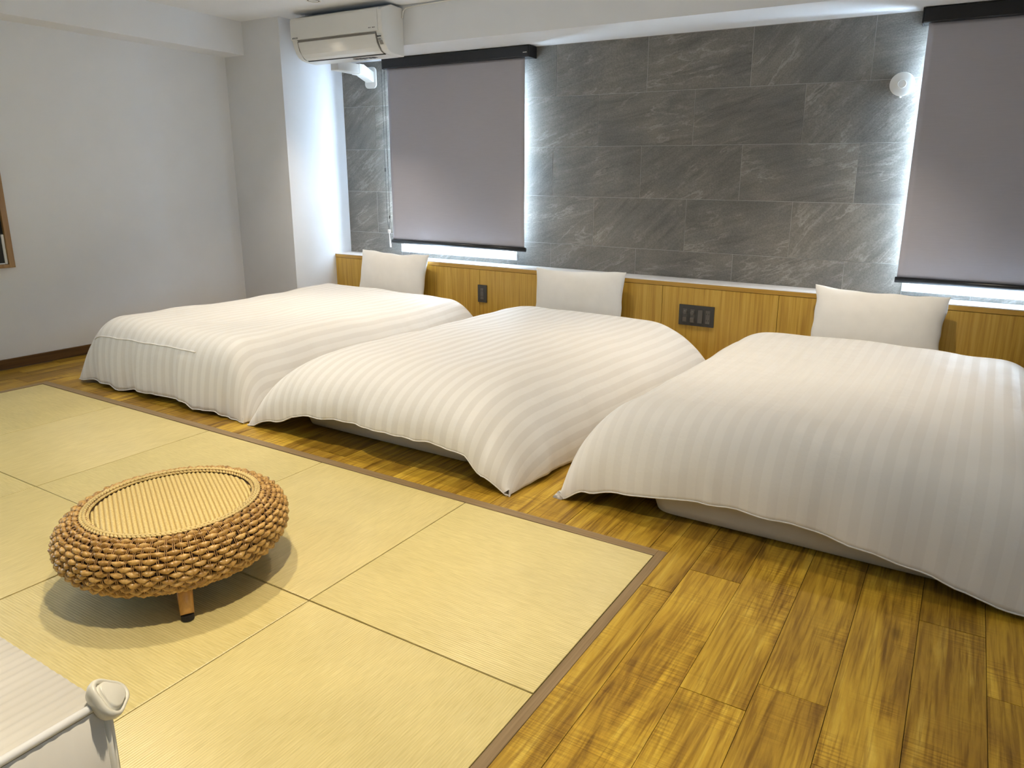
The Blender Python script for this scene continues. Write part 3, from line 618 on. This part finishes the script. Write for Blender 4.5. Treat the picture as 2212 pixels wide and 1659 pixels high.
extrude_x('louver_shadow_gap', [(1.652, 1.95), (1.664, 1.90), (1.70, 1.853), (1.72, 1.845), (1.72, 1.86), (1.69, 1.89), (1.67, 1.95)], ax1-0.0575, ax1-0.0545, 'slot', ac)
text('brand_lettering', 'HITACHI', 0.0125, (ax0+0.016, 1.6418, 1.968), (PI/2, 0, 0), 'grey_print', fpo)
for k, wd in enumerate((0.010, 0.004, 0.012, 0.006)): box('panel_print', (ax1-0.100+0.015*k, ax1-0.100+0.015*k+wd), (1.6416, 1.6424), (1.980, 1.9845), 'grey_print', ac)
for xx in (ax1-0.042, ax1-0.026): box('indicator', (xx, xx+0.010), (1.650, 1.658), (1.930, 1.935), 'rubber', ac)
box('indicator', (ax1-0.038, ax1-0.022), (1.6545, 1.663), (1.9145, 1.9185), 'grey_print', ac)
rl = box('rating_label', (ax1-0.040, ax1-0.016), (-0.001, 0.001), (-0.012, 0.012), 'slot', None)
rl.rotation_euler = (math.radians(28), 0, 0); rl.location.y = 1.672; rl.location.z = 1.900; put(rl, ac)
for k in range(7): box('caution_print', (-2.86+0.027*k, -2.84+0.027*k), (1.765, 1.80+0.006*(k % 3)), (1.8385, 1.8402), 'grey_print', ac)

dk = empty('pipe_cover', (-2.98, 2.05, 1.80), 'white pipe duct running from the air conditioner into the tiled wall', 'pipe duct')
def duct(name, pts, w, h):
    bm = bmesh.new(); rings = []
    for (y, z) in pts:
        rings.append([bm.verts.new((DX+dx, y, z+dz)) for dx, dz in ((-w, -h), (w, -h), (w, h), (-w, h))])
    for A, B in zip(rings, rings[1:]):
        for k in range(4): bm.faces.new((A[k], A[(k+1) % 4], B[(k+1) % 4], B[k]))
    bm.faces.new(rings[0][::-1]); bm.faces.new(rings[-1]); bmesh.ops.recalc_face_normals(bm, faces=bm.faces[:])
    o = from_bm(name, bm, 'white_plastic', dk); md = o.modifiers.new('bevel', 'BEVEL'); md.width = 0.005; md.segments = 2; return o
DX = -3.165
duct('duct_run', [(1.90, 1.838), (2.10, 1.838)], 0.036, 0.032)
duct('duct_cover', [(2.095, 1.838), (2.15, 1.838)], 0.039, 0.035)
duct('duct_elbow', [(2.14, 1.838), (2.20, 1.815), (D-0.012, 1.800)], 0.038, 0.036)
bm = bmesh.new(); pr = []
for cx_, cz_, a0 in ((0.022, 0.030, 0), (-0.022, 0.030, 90), (-0.022, -0.055, 180), (0.022, -0.055, 270)):
    for k in range(7):
        a = math.radians(a0+15*k); pr.append((DX+cx_+0.030*math.cos(a), 1.810+cz_+0.030*math.sin(a)))
A = [bm.verts.new((x, D-0.012, z)) for x, z in pr]; B = [bm.verts.new((x, D-0.001, z)) for x, z in pr]
for k in range(len(pr)): bm.faces.new((A[k], A[(k+1) % len(pr)], B[(k+1) % len(pr)], B[k]))
bm.faces.new(A); bm.faces.new(B[::-1]); bmesh.ops.recalc_face_normals(bm, faces=bm.faces[:]); from_bm('wall_flange', bm, 'white_plastic', dk)
cord = tube('power_cord', [(-2.499, 1.835, 2.060), (-2.492, 1.838, 2.10), (-2.475, 1.840, 2.116), (-2.42, 1.840, 2.121), (-2.30, 1.840, 2.124), (-2.15, 1.840, 2.127), (-1.9, 1.840, 2.128)], 0.0045, 'white_plastic', ac, 8)

# ================================================================= DOWNLIGHTS
for n, (lx, ly, pw, lab) in enumerate(LAMPS):
    r = empty('ceiling_downlight', (lx, ly, ZC), lab, 'downlight', 'recessed downlights in the ceiling')
    lathe('trim_ring', [(0.040, 0.0005), (0.046, 0.0005), (0.047, 0.003), (0.044, 0.006), (0.040, 0.004)], 'white_plastic', (lx, ly, ZC), '-Z', r, 32)
    lathe('lens', [(0.030, 0.0004), (0.030, 0.0012), (0.0, 0.0012)], 'lamp', (lx, ly, ZC), '-Z', r, 24)
    lathe('baffle', [(0.0305, 0.0006), (0.0315, 0.005), (0.0395, 0.003), (0.0395, 0.0006)], 'rubber', (lx, ly, ZC), '-Z', r, 24)
    l = bpy.data.lights.new('downlight_beam', 'SPOT'); l.energy = LAMP_POWER*pw; l.color = LAMP_COLOR; l.spot_size = math.radians(86); l.spot_blend = 0.9; l.shadow_soft_size = 0.016
    lo = bpy.data.objects.new('downlight_beam', l); lo.location = (lx, ly, ZC-0.03); link(lo); put(lo, r)

# ================================================================= BEDS
def lerp(a, b, t): return a+(b-a)*t
def interp(pts, x):
    if x <= pts[0][0]: return pts[0][1]
    for (a, va), (b, vb) in zip(pts, pts[1:]):
        if x <= b:
            t = (x-a)/(b-a); t = t*t*(3-2*t); return lerp(va, vb, t)
    return pts[-1][1]
def quarter(d, p=2.0):
    d = min(max(d, 0.0), 1.0); return (1-(1-d)**p)**(1/p)
def make_duvet(FL, FR, HL, HR, ztop, hem, ls, lf, seed, fold, label, mat='duvet', zfun=None, seam=None):
    nS, nT = 150, 150
    length = (HL[1]+HR[1])/2-(FL[1]+FR[1])/2
    def P(a, b):
        u = math.sin(a*PI/2); v = 0.5-0.5*math.cos(PI*b)
        s = (u+1)/2
        x = lerp(lerp(FL[0], FR[0], s), lerp(HL[0], HR[0], s), v); y = lerp(lerp(FL[1], FR[1], s), lerp(HL[1], HR[1], s), v)
        hw = abs(lerp(FR[0]-FL[0], HR[0]-HL[0], v))/2
        df = v*length/lf; dh = (1-v)*length/0.16
        f = quarter((1-abs(u))*hw/ls, 2.1); g = quarter(df, 2.1); h = quarter(dh, 2.0)
        xx = lerp(FL[0], FR[0], s)
        wgt = max(0.0, 1-df*1.4)
        hz = lerp(0.006+0.008*(1+noise.noise(Vector((y*5, seed, u)))), interp(hem, xx), wgt)
        nz = Vector((x*1.7, y*1.5, seed*3.1))
        zt = ztop+0.020*(1-u*u)+0.020*noise.noise(nz)+0.009*noise.noise(nz*3.1)
        if zfun: zt += zfun(u, v)
        z = hz+(zt-hz)*f*g*h
        # pleats in the hanging cloth
        e = (1-f)
        sx = math.copysign(1, u)
        pl = noise.noise(Vector((y*7.0+seed, 3.0*sx, seed)))+0.5*noise.noise(Vector((y*17.0, sx, seed)))
        x += sx*fold*e*pl
        eg = (1-g)
        pf = noise.noise(Vector((x*7.5, seed, 1.0)))+0.5*noise.noise(Vector((x*18.0, seed, 4.0)))
        y -= fold*eg*pf
        # belly of the filling above the hem
        y -= 0.020*math.sin(min(1, df)*PI)*f*(1 if df < 1 else 0)
        z += 0.005*noise.noise(Vector((x*13, y*11, seed)))*(0.25+e+eg)
        return Vector((x, y, max(z, 0.006)))
    vs = []; uvs = []
    grid = [[P(-1+2*i/nS, j/nT) for i in range(nS+1)] for j in range(nT+1)]
    for j in range(nT+1):
        acc = 0; row = []
        for i in range(nS+1):
            if i: acc += (grid[j][i]-grid[j][i-1]).length
            row.append(acc)
        mid = row[nS//2]
        for i in range(nS+1): vs.append(grid[j][i]); uvs.append((row[i]-mid+2.0, grid[j][i].y))
    fs = [(j*(nS+1)+i, j*(nS+1)+i+1, (j+1)*(nS+1)+i+1, (j+1)*(nS+1)+i) for j in range(nT) for i in range(nS)]
    # stripes follow the cloth: take the average stripe coordinate of the middle row so that they stay parallel
    me = bpy.data.meshes.new('duvet'); me.from_pydata([tuple(v) for v in vs], [], fs); me.update()
    ul = me.uv_layers.new(name='UVMap')
    for lp in me.loops: ul.data[lp.index].uv = uvs[lp.vertex_index]
    me.materials.append(M[mat]); me.polygons.foreach_set('use_smooth', [True]*len(me.polygons))
    root = empty('duvet', ((FL[0]+FR[0])/2, (FL[1]+HL[1])/2, 0), label, 'duvet', 'white duvets on the three floor beds')
    o = bpy.data.objects.new('duvet_cover', me); link(o); put(o, root)
    md = o.modifiers.new('thick', 'SOLIDIFY'); md.thickness = 0.022; md.offset = -1
    # piped seam along the foot hem
    pts = [grid[0][i] for i in range(0, nS+1, 2)]
    tube('hem_seam', pts, 0.0024, 'pillow', root, 6)
    if seam:
        q0, q1, bb = seam; sp = []
        for k in range(60):
            p = P(lerp(q0, q1, k/59), bb*(1+0.10*k/59)); p.y -= 0.002; p.z += 0.001; sp.append(p)
        tube('closure_seam', sp, 0.0028, 'pillow', root, 6)
    return root, P
def make_mattress(x0, x1, y0, label):
    root = empty('mattress', ((x0+x1)/2, (y0+YL)/2, 0), label, 'mattress', 'mattresses lying on the floor')
    bm = bmesh.new(); nx, ny = 24, 40
    # rounded slab: superellipse outline, soft edges
    rings = []; prof = [(0.030, 0.0), (0.008, 0.012), (0.0, 0.04), (0.0, 0.14), (0.006, 0.175), (0.03, 0.195), (0.10, 0.20)]
    def outline(ins):
        pts = []; r = max(0.07-ins*0.5, 0.02); X0, X1, Y0, Y1 = x0+ins, x1-ins, y0+ins, YL-0.006-ins
        for cx_, cy_, a0 in ((X1-r, Y1-r, 0), (X0+r, Y1-r, 90), (X0+r, Y0+r, 180), (X1-r, Y0+r, 270)):
            for k in range(9): a = math.radians(a0+90*k/8); pts.append((cx_+r*math.cos(a), cy_+r*math.sin(a)))
        return pts
    for ins, z in prof: rings.append([bm.verts.new((x, y, z+0.0005)) for x, y in outline(ins)])
    n = len(rings[0])
    for A, B in zip(rings, rings[1:]):
        for k in range(n): bm.faces.new((A[k], A[(k+1) % n], B[(k+1) % n], B[k]))
    bm.faces.new(rings[0][::-1]); bm.faces.new(rings[-1]); bmesh.ops.recalc_face_normals(bm, faces=bm.faces[:])
    o = from_bm('fitted_cover', bm, 'mattress', root, True)
    return root
make_mattress(-3.19, -2.23, 0.27, 'white mattress on the floor under the duvet beside the white column')
make_mattress(-1.83, -0.86, 0.275, 'white mattress on the floor under the middle duvet, in front of the plain tiled wall')
make_mattress(-0.125, 0.845, 0.262, 'cream mattress with its foot end bare, under the duvet by the open plank floor')

make_duvet((-3.40, 0.135), (-2.055, 0.135), (-3.42, 1.93), (-1.93, 1.93), 0.345,
           [(-3.4, 0.02), (-3.10, 0.026), (-3.05, 0.008), (-2.88, 0.033), (-2.48, 0.038), (-2.42, 0.016), (-2.27, 0.020), (-2.2, 0.006), (-2.05, 0.004)],
           0.22, 0.17, 1.3, 0.030, 'white striped duvet hanging almost to the floor, on the bed beside the white column', seam=(-0.62, 0.30, 0.105))
make_duvet((-2.03, 0.135), (-0.60, 0.112), (-1.90, 1.93), (-0.40, 1.93), 0.340,
           [(-2.03, 0.0), (-1.87, 0.051), (-1.63, 0.119), (-1.41, 0.134), (-1.18, 0.132), (-0.95, 0.132), (-0.80, 0.121), (-0.715, 0.06), (-0.6, 0.0)],
           0.38, 0.30, 5.2, 0.020, 'white striped duvet with both foot corners touching the floor, on the middle bed')
make_duvet((-0.45, 0.195), (1.13, 0.170), (-0.36, 1.93), (1.13, 1.93), 0.345,
           [(-0.45, 0.0), (-0.335, 0.055), (-0.21, 0.083), (0.0, 0.107), (0.23, 0.123), (0.35, 0.121), (0.54, 0.10), (0.71, 0.071), (0.81, 0.04), (0.95, 0.019), (1.13, 0.008)],
           0.24, 0.26, 9.7, 0.016, 'white duvet over the cream mattress, on the bed next to the open plank floor', 'duvet_faint')

def make_pillow(xc, w, h, ztop, lean, seed, label, tilt=0.0):
    root = empty('pillow', (xc, YL-0.06, 0.24), label, 'pillow', 'white pillows propped against the headboard')
    nU, nV = 44, 32; vs = []; fs = []
    def Pp(u, v, side):
        # concave edges between pointed corners
        ex = 1-0.055*(1-v*v)**1.0; ey = 1-0.085*(1-u*u)**1.0
        x = u*w/2*ex; z = v*h/2*ey
        th = 0.068*(max(0, 1-abs(u)**2.6)*max(0, 1-abs(v)**2.4))**0.55
        th += 0.004*noise.noise(Vector((u*3, v*3, seed)))*(1-abs(u))*(1-abs(v))
        x += 0.008*noise.noise(Vector((v*2.5, seed, 2)))*abs(u)**3; z += 0.009*noise.noise(Vector((u*2.5, seed, 7)))*abs(v)**3
        y = -side*th
        return x, y, z
    for side in (1, -1):
        for j in range(nV+1):
            for i in range(nU+1):
                u = math.sin((-1+2*i/nU)*PI/2); v = math.sin((-1+2*j/nV)*PI/2)
                x, y, z = Pp(u, v, side)
                ca, sa = math.cos(lean), math.sin(lean)
                yy = y*ca+z*sa; zz = -y*sa*1.0+z*ca
                ct, st = math.cos(tilt), math.sin(tilt)
                vs.append((xc+x*ct-zz*st, yy, x*st+zz*ct))
    zt_ = max(v[2] for v in vs); ymax = max(v[1] for v in vs)
    vs = [(x, y-ymax+YL-0.006, z-zt_+ztop) for x, y, z in vs]
    n = (nU+1)*(nV+1)
    for j in range(nV):
        for i in range(nU):
            a = j*(nU+1)+i; fs.append((a, a+1, a+nU+2, a+nU+1)); b = n+a; fs.append((b, b+nU+1, b+nU+2, b+1))
    me = bpy.data.meshes.new('pillowcase'); me.from_pydata(vs, [], fs)
    bm = bmesh.new(); bm.from_mesh(me); bmesh.ops.remove_doubles(bm, verts=bm.verts[:], dist=0.0004); bmesh.ops.recalc_face_normals(bm, faces=bm.faces[:]); bm.to_mesh(me); bm.free()
    me.materials.append(M['pillow']); me.polygons.foreach_set('use_smooth', [True]*len(me.polygons))
    o = bpy.data.objects.new('pillowcase', me); link(o); put(o, root)
    return root
make_pillow(-2.82, 0.62, 0.372, 0.592, 0.20, 1.0, 'white pillow propped on the bed beside the white column', -0.01)
make_pillow(-1.325, 0.62, 0.362, 0.576, 0.18, 4.0, 'white pillow propped on the middle bed', 0.035)
make_pillow(0.352, 0.62, 0.38, 0.592, 0.22, 8.0, 'white pillow propped on the bed with the bare cream mattress foot', -0.015)

# ================================================================= WOVEN STOOL
SX, SY = -1.1295, -0.792
st = empty('woven_stool', (SX, SY, 0), 'low round woven hyacinth stool with ribbed rush seat and wooden legs', 'stool')
RC, ZC0, RA, RB = 0.214, 0.148, 0.078, 0.074
def ring_pt(phi, th, off=0.0):
    r = RC+(RA+off)*math.cos(phi); z = ZC0+(RB+off)*math.sin(phi)
    return Vector((SX+r*math.cos(th), SY+r*math.sin(th), z))
# dark core
vs = []; fs = []; nP, nQ = 28, 72
for i in range(nP+1):
    ph = math.radians(112-224*i/nP)
    for k in range(nQ): vs.append(tuple(ring_pt(ph, 2*PI*k/nQ, -0.004)))
for i in range(nP):
    for k in range(nQ): fs.append((i*nQ+k, i*nQ+(k+1) % nQ, (i+1)*nQ+(k+1) % nQ, (i+1)*nQ+k))
core = from_py('woven_core', vs, fs, 'weave_dark', st, True)
bm = bmesh.new(); sph = bmesh.new(); bmesh.ops.create_uvsphere(sph, u_segments=8, v_segments=6, radius=1.0)
co = [v.co.copy() for v in sph.verts]; fc = [[v.index for v in f.verts] for f in sph.faces]; sph.free()
NR, NK = 17, 48
for i in range(NR):
    ph = math.radians(80-186*(i+0.5)/NR)
    for k in range(NK):
        th = 2*PI*(k+0.5*(i % 2))/NK+random.uniform(-0.012, 0.012)
        p = ring_pt(ph+random.uniform(-0.02, 0.02), th, 0.0005)
        nrm = Vector((math.cos(ph)*math.cos(th), math.cos(ph)*math.sin(th), math.sin(ph))); tg = Vector((-math.sin(th), math.cos(th), 0)); bt = nrm.cross(tg)
        r = math.hypot(p.x-SX, p.y-SY)
        pitch = 2*PI*r/NK
        for half in (-1, 1):
            an = half*random.uniform(0.08, 0.34)
            t2 = tg*math.cos(an)+bt*math.sin(an); b2 = -tg*math.sin(an)+bt*math.cos(an)
            hl = pitch*0.52*random.uniform(0.92, 1.08); hh = 0.0074*random.uniform(0.85, 1.12); ht = 0.0088*random.uniform(0.8, 1.15)
            c0 = p+tg*half*pitch*random.uniform(0.05, 0.13)+nrm*random.uniform(-0.0012, 0.0018)
            vv = []
            for c_ in co:
                pin = 1-0.62*abs(c_.x)**1.3
                vv.append(bm.verts.new(c0+t2*(c_.x*hl)+b2*(c_.y*hh*pin)+nrm*(c_.z*ht*pin-0.004*abs(c_.x)**2)))
            for f in fc: bm.faces.new([vv[q] for q in f])
knots = from_bm('woven_strands', bm, 'weave', st, True); knots['kind'] = 'stuff'
bm = bmesh.new()
for k in range(NK*2):
    for d in (-0.0022, 0.0022):
        th = PI*k/NK; r0 = RC+RA
        pts = [ring_pt(math.radians(96-196*i/22), th+d/r0, 0.0030) for i in range(23)]
        bm_tube(bm, pts, 0.0013, 4, False)
warp = from_bm('warp_cords', bm, 'cord2', st, True); warp['kind'] = 'stuff'
# seat: ribbed disc
nR_, vs, fs = 0.210, [], []
n = 240
for j in range(n+1):
    for i in range(n+1):
        u = -1+2*i/n; v = -1+2*j/n
        # square to disc
        x = u*math.sqrt(1-v*v/2)*nR_; y = v*math.sqrt(1-u*u/2)*nR_
        rr = math.hypot(x, y)/nR_
        a = math.radians(63); c = x*math.cos(a)+y*math.sin(a)
        z = 0.2195+0.0020*math.sin(c*2*PI/0.0118)+0.010*math.sqrt(max(0, 1-rr**2))*0.7-0.012*max(0, rr-0.93)/0.07
        vs.append((SX+x, SY+y, z))
for j in range(n):
    for i in range(n): a = j*(n+1)+i; fs.append((a, a+1, a+n+2, a+n+1))
from_py('rush_seat', vs, fs, 'rush_seat', st, True)
bm = bmesh.new()
for row, (rr, zz, sg) in enumerate(((0.2070, 0.2225, 1), (0.2150, 0.2265, -1), (0.2225, 0.2255, 1))):
    nb = 120
    for k in range(nb):
        th = 2*PI*k/nb; p = Vector((SX+rr*math.cos(th), SY+rr*math.sin(th), zz)); tg = Vector((-math.sin(th), math.cos(th), 0)); nr = Vector((math.cos(th), math.sin(th), 0)); upv = Vector((0, 0, 1))
        an = 0.5*sg; t2 = tg*math.cos(an)+nr*math.sin(an); b2 = -tg*math.sin(an)+nr*math.cos(an)
        vv = [bm.verts.new(p+t2*(c_.x*0.0085)+b2*(c_.y*0.0036)+upv*(c_.z*0.0036)) for c_ in co]
        for f in fc: bm.faces.new([vv[q] for q in f])
br = from_bm('rim_braid', bm, 'cord', st, True)
lathe('base_plate', [(0.20, 0.078), (0.20, 0.090), (0.0, 0.090)], 'weave_dark', (SX, SY, 0), 'Z', st, 40)
for k in range(3):
    a = math.radians(-31+120*k); d = Vector((math.cos(a), math.sin(a), 0))
    top = Vector((SX, SY, 0.095))+d*0.195; bot = Vector((SX, SY, 0.0135))+d*0.262
    lg = tube('leg', [bot, bot.lerp(top, 0.5), top], 0.02, 'leg', st, 18, [0.0165, 0.0185, 0.0205])
    bm = bmesh.new(); bm_tube(bm, [(bot.x, bot.y, 0.0016), (bot.x, bot.y, 0.0150)], 0.0158, 16); bmesh.ops.recalc_face_normals(bm, faces=bm.faces[:])
    pd = from_bm('foot_pad', bm, 'rubber', None); pd.parent = lg; pd.matrix_parent_inverse = Matrix.Identity(4)
    pd.location = (0, 0, 0)

# ================================================================= PLASTIC STORAGE CUBE
BX1, BY1, BZ = -0.281, -1.437, 0.375
BW = 0.42; BX0, BY0 = BX1-BW, BY1-BW
cb = empty('storage_cube', ((BX0+BX1)/2, (BY0+BY1)/2, 0), 'milky ribbed plastic storage cube standing on the mats near the stool', 'storage cube')
def ribbed(name, axis, c, ins=0.005):
    """ribbed sheet: axis 'z' (top), 'x+' 'x-' 'y+' 'y-' sides"""
    n = 150; vs = []; fs = []; thin = 0.0007 if axis == 'z' else 0.00018
    for i in range(n+1):
        t = i/n; w_ = thin*math.sin(t*n/150*2*PI*22)+0.6*thin*math.sin(t*2*PI*7)
        for e in (0, 1):
            if axis == 'z': vs.append((BX0+ins+(BW-2*ins)*t, BY0+ins if e == 0 else BY1-0.002, c+w_))
            elif axis[0] == 'x': vs.append((c+w_, BY0+ins+(BW-2*ins)*t, 0.02 if e == 0 else BZ-ins))
            else: vs.append((BX0+ins+(BW-2*ins)*t, c+w_, 0.02 if e == 0 else BZ-ins))
    for i in range(n): fs.append((2*i, 2*i+2, 2*i+3, 2*i+1))
    o = from_py(name, vs, fs, 'pp', cb, True); md = o.modifiers.new('thick', 'SOLIDIFY'); md.thickness = 0.0016; return o
ribbed('top_panel', 'z', BZ); ribbed('side_panel', 'x', BX1+0.004); ribbed('side_panel', 'x', BX0+0.003); ribbed('back_panel', 'y', BY1-0.003)
for z in (BZ+0.001, 0.014):
    for a, b_ in (((BX1, BY0), (BX1, BY1)), ((BX0, BY0), (BX0, BY1)), ((BX0, BY0), (BX1, BY0))):
        tube('edge_rod', [(a[0], a[1], z), (b_[0], b_[1], z)], 0.0062, 'white_plastic', cb, 12)
for x in (BX0, BX1):
    for y in (BY0, BY1):
        tube('corner_post', [(x, y, 0.014), (x, y, BZ)], 0.0075, 'hub', cb, 12)
def hub(x, y, z, dirv):
    d = Vector(dirv).normalized(); a = d.cross(Vector((0, 0, 1))).normalized(); b_ = a.cross(d)*1.0
    bm = bmesh.new(); seg = 48; rings = []
    for r, h in ((0.012, -0.016), (0.024, -0.012), (0.0295, -0.002), (0.030, 0.004), (0.0285, 0.008), (0.0245, 0.009), (0.0235, 0.004), (0.0215, 0.0035), (0.0205, 0.0105), (0.0180, 0.0125), (0.0, 0.0085)):
        ring = []
        for k in range(seg):
            t = 2*PI*k/seg; rr = r*(1-0.13*math.cos(3*(t-PI/2))*-1*min(1, r/0.02))
            ring.append(bm.verts.new(Vector((x, y, z))+(a*math.cos(t)+b_*math.sin(t))*rr+d*h))
        rings.append(ring)
    for A, B in zip(rings, rings[1:]):
        for k in range(seg): bm.faces.new((A[k], A[(k+1) % seg], B[(k+1) % seg], B[k]))
    bm.faces.new(rings[0][::-1]); bmesh.ops.remove_doubles(bm, verts=bm.verts[:], dist=1e-6); bmesh.ops.recalc_face_normals(bm, faces=bm.faces[:])
    o = from_bm('corner_connector', bm, 'hub', cb, True)
for sx, x in ((-1, BX0), (1, BX1)):
    for sy, y in ((-1, BY0), (1, BY1)):
        hub(x+sx*0.004, y+sy*0.004, BZ+0.004, (sx, sy, 1.25)); hub(x+sx*0.002, y+sy*0.002, 0.034, (sx, sy, 0.05))
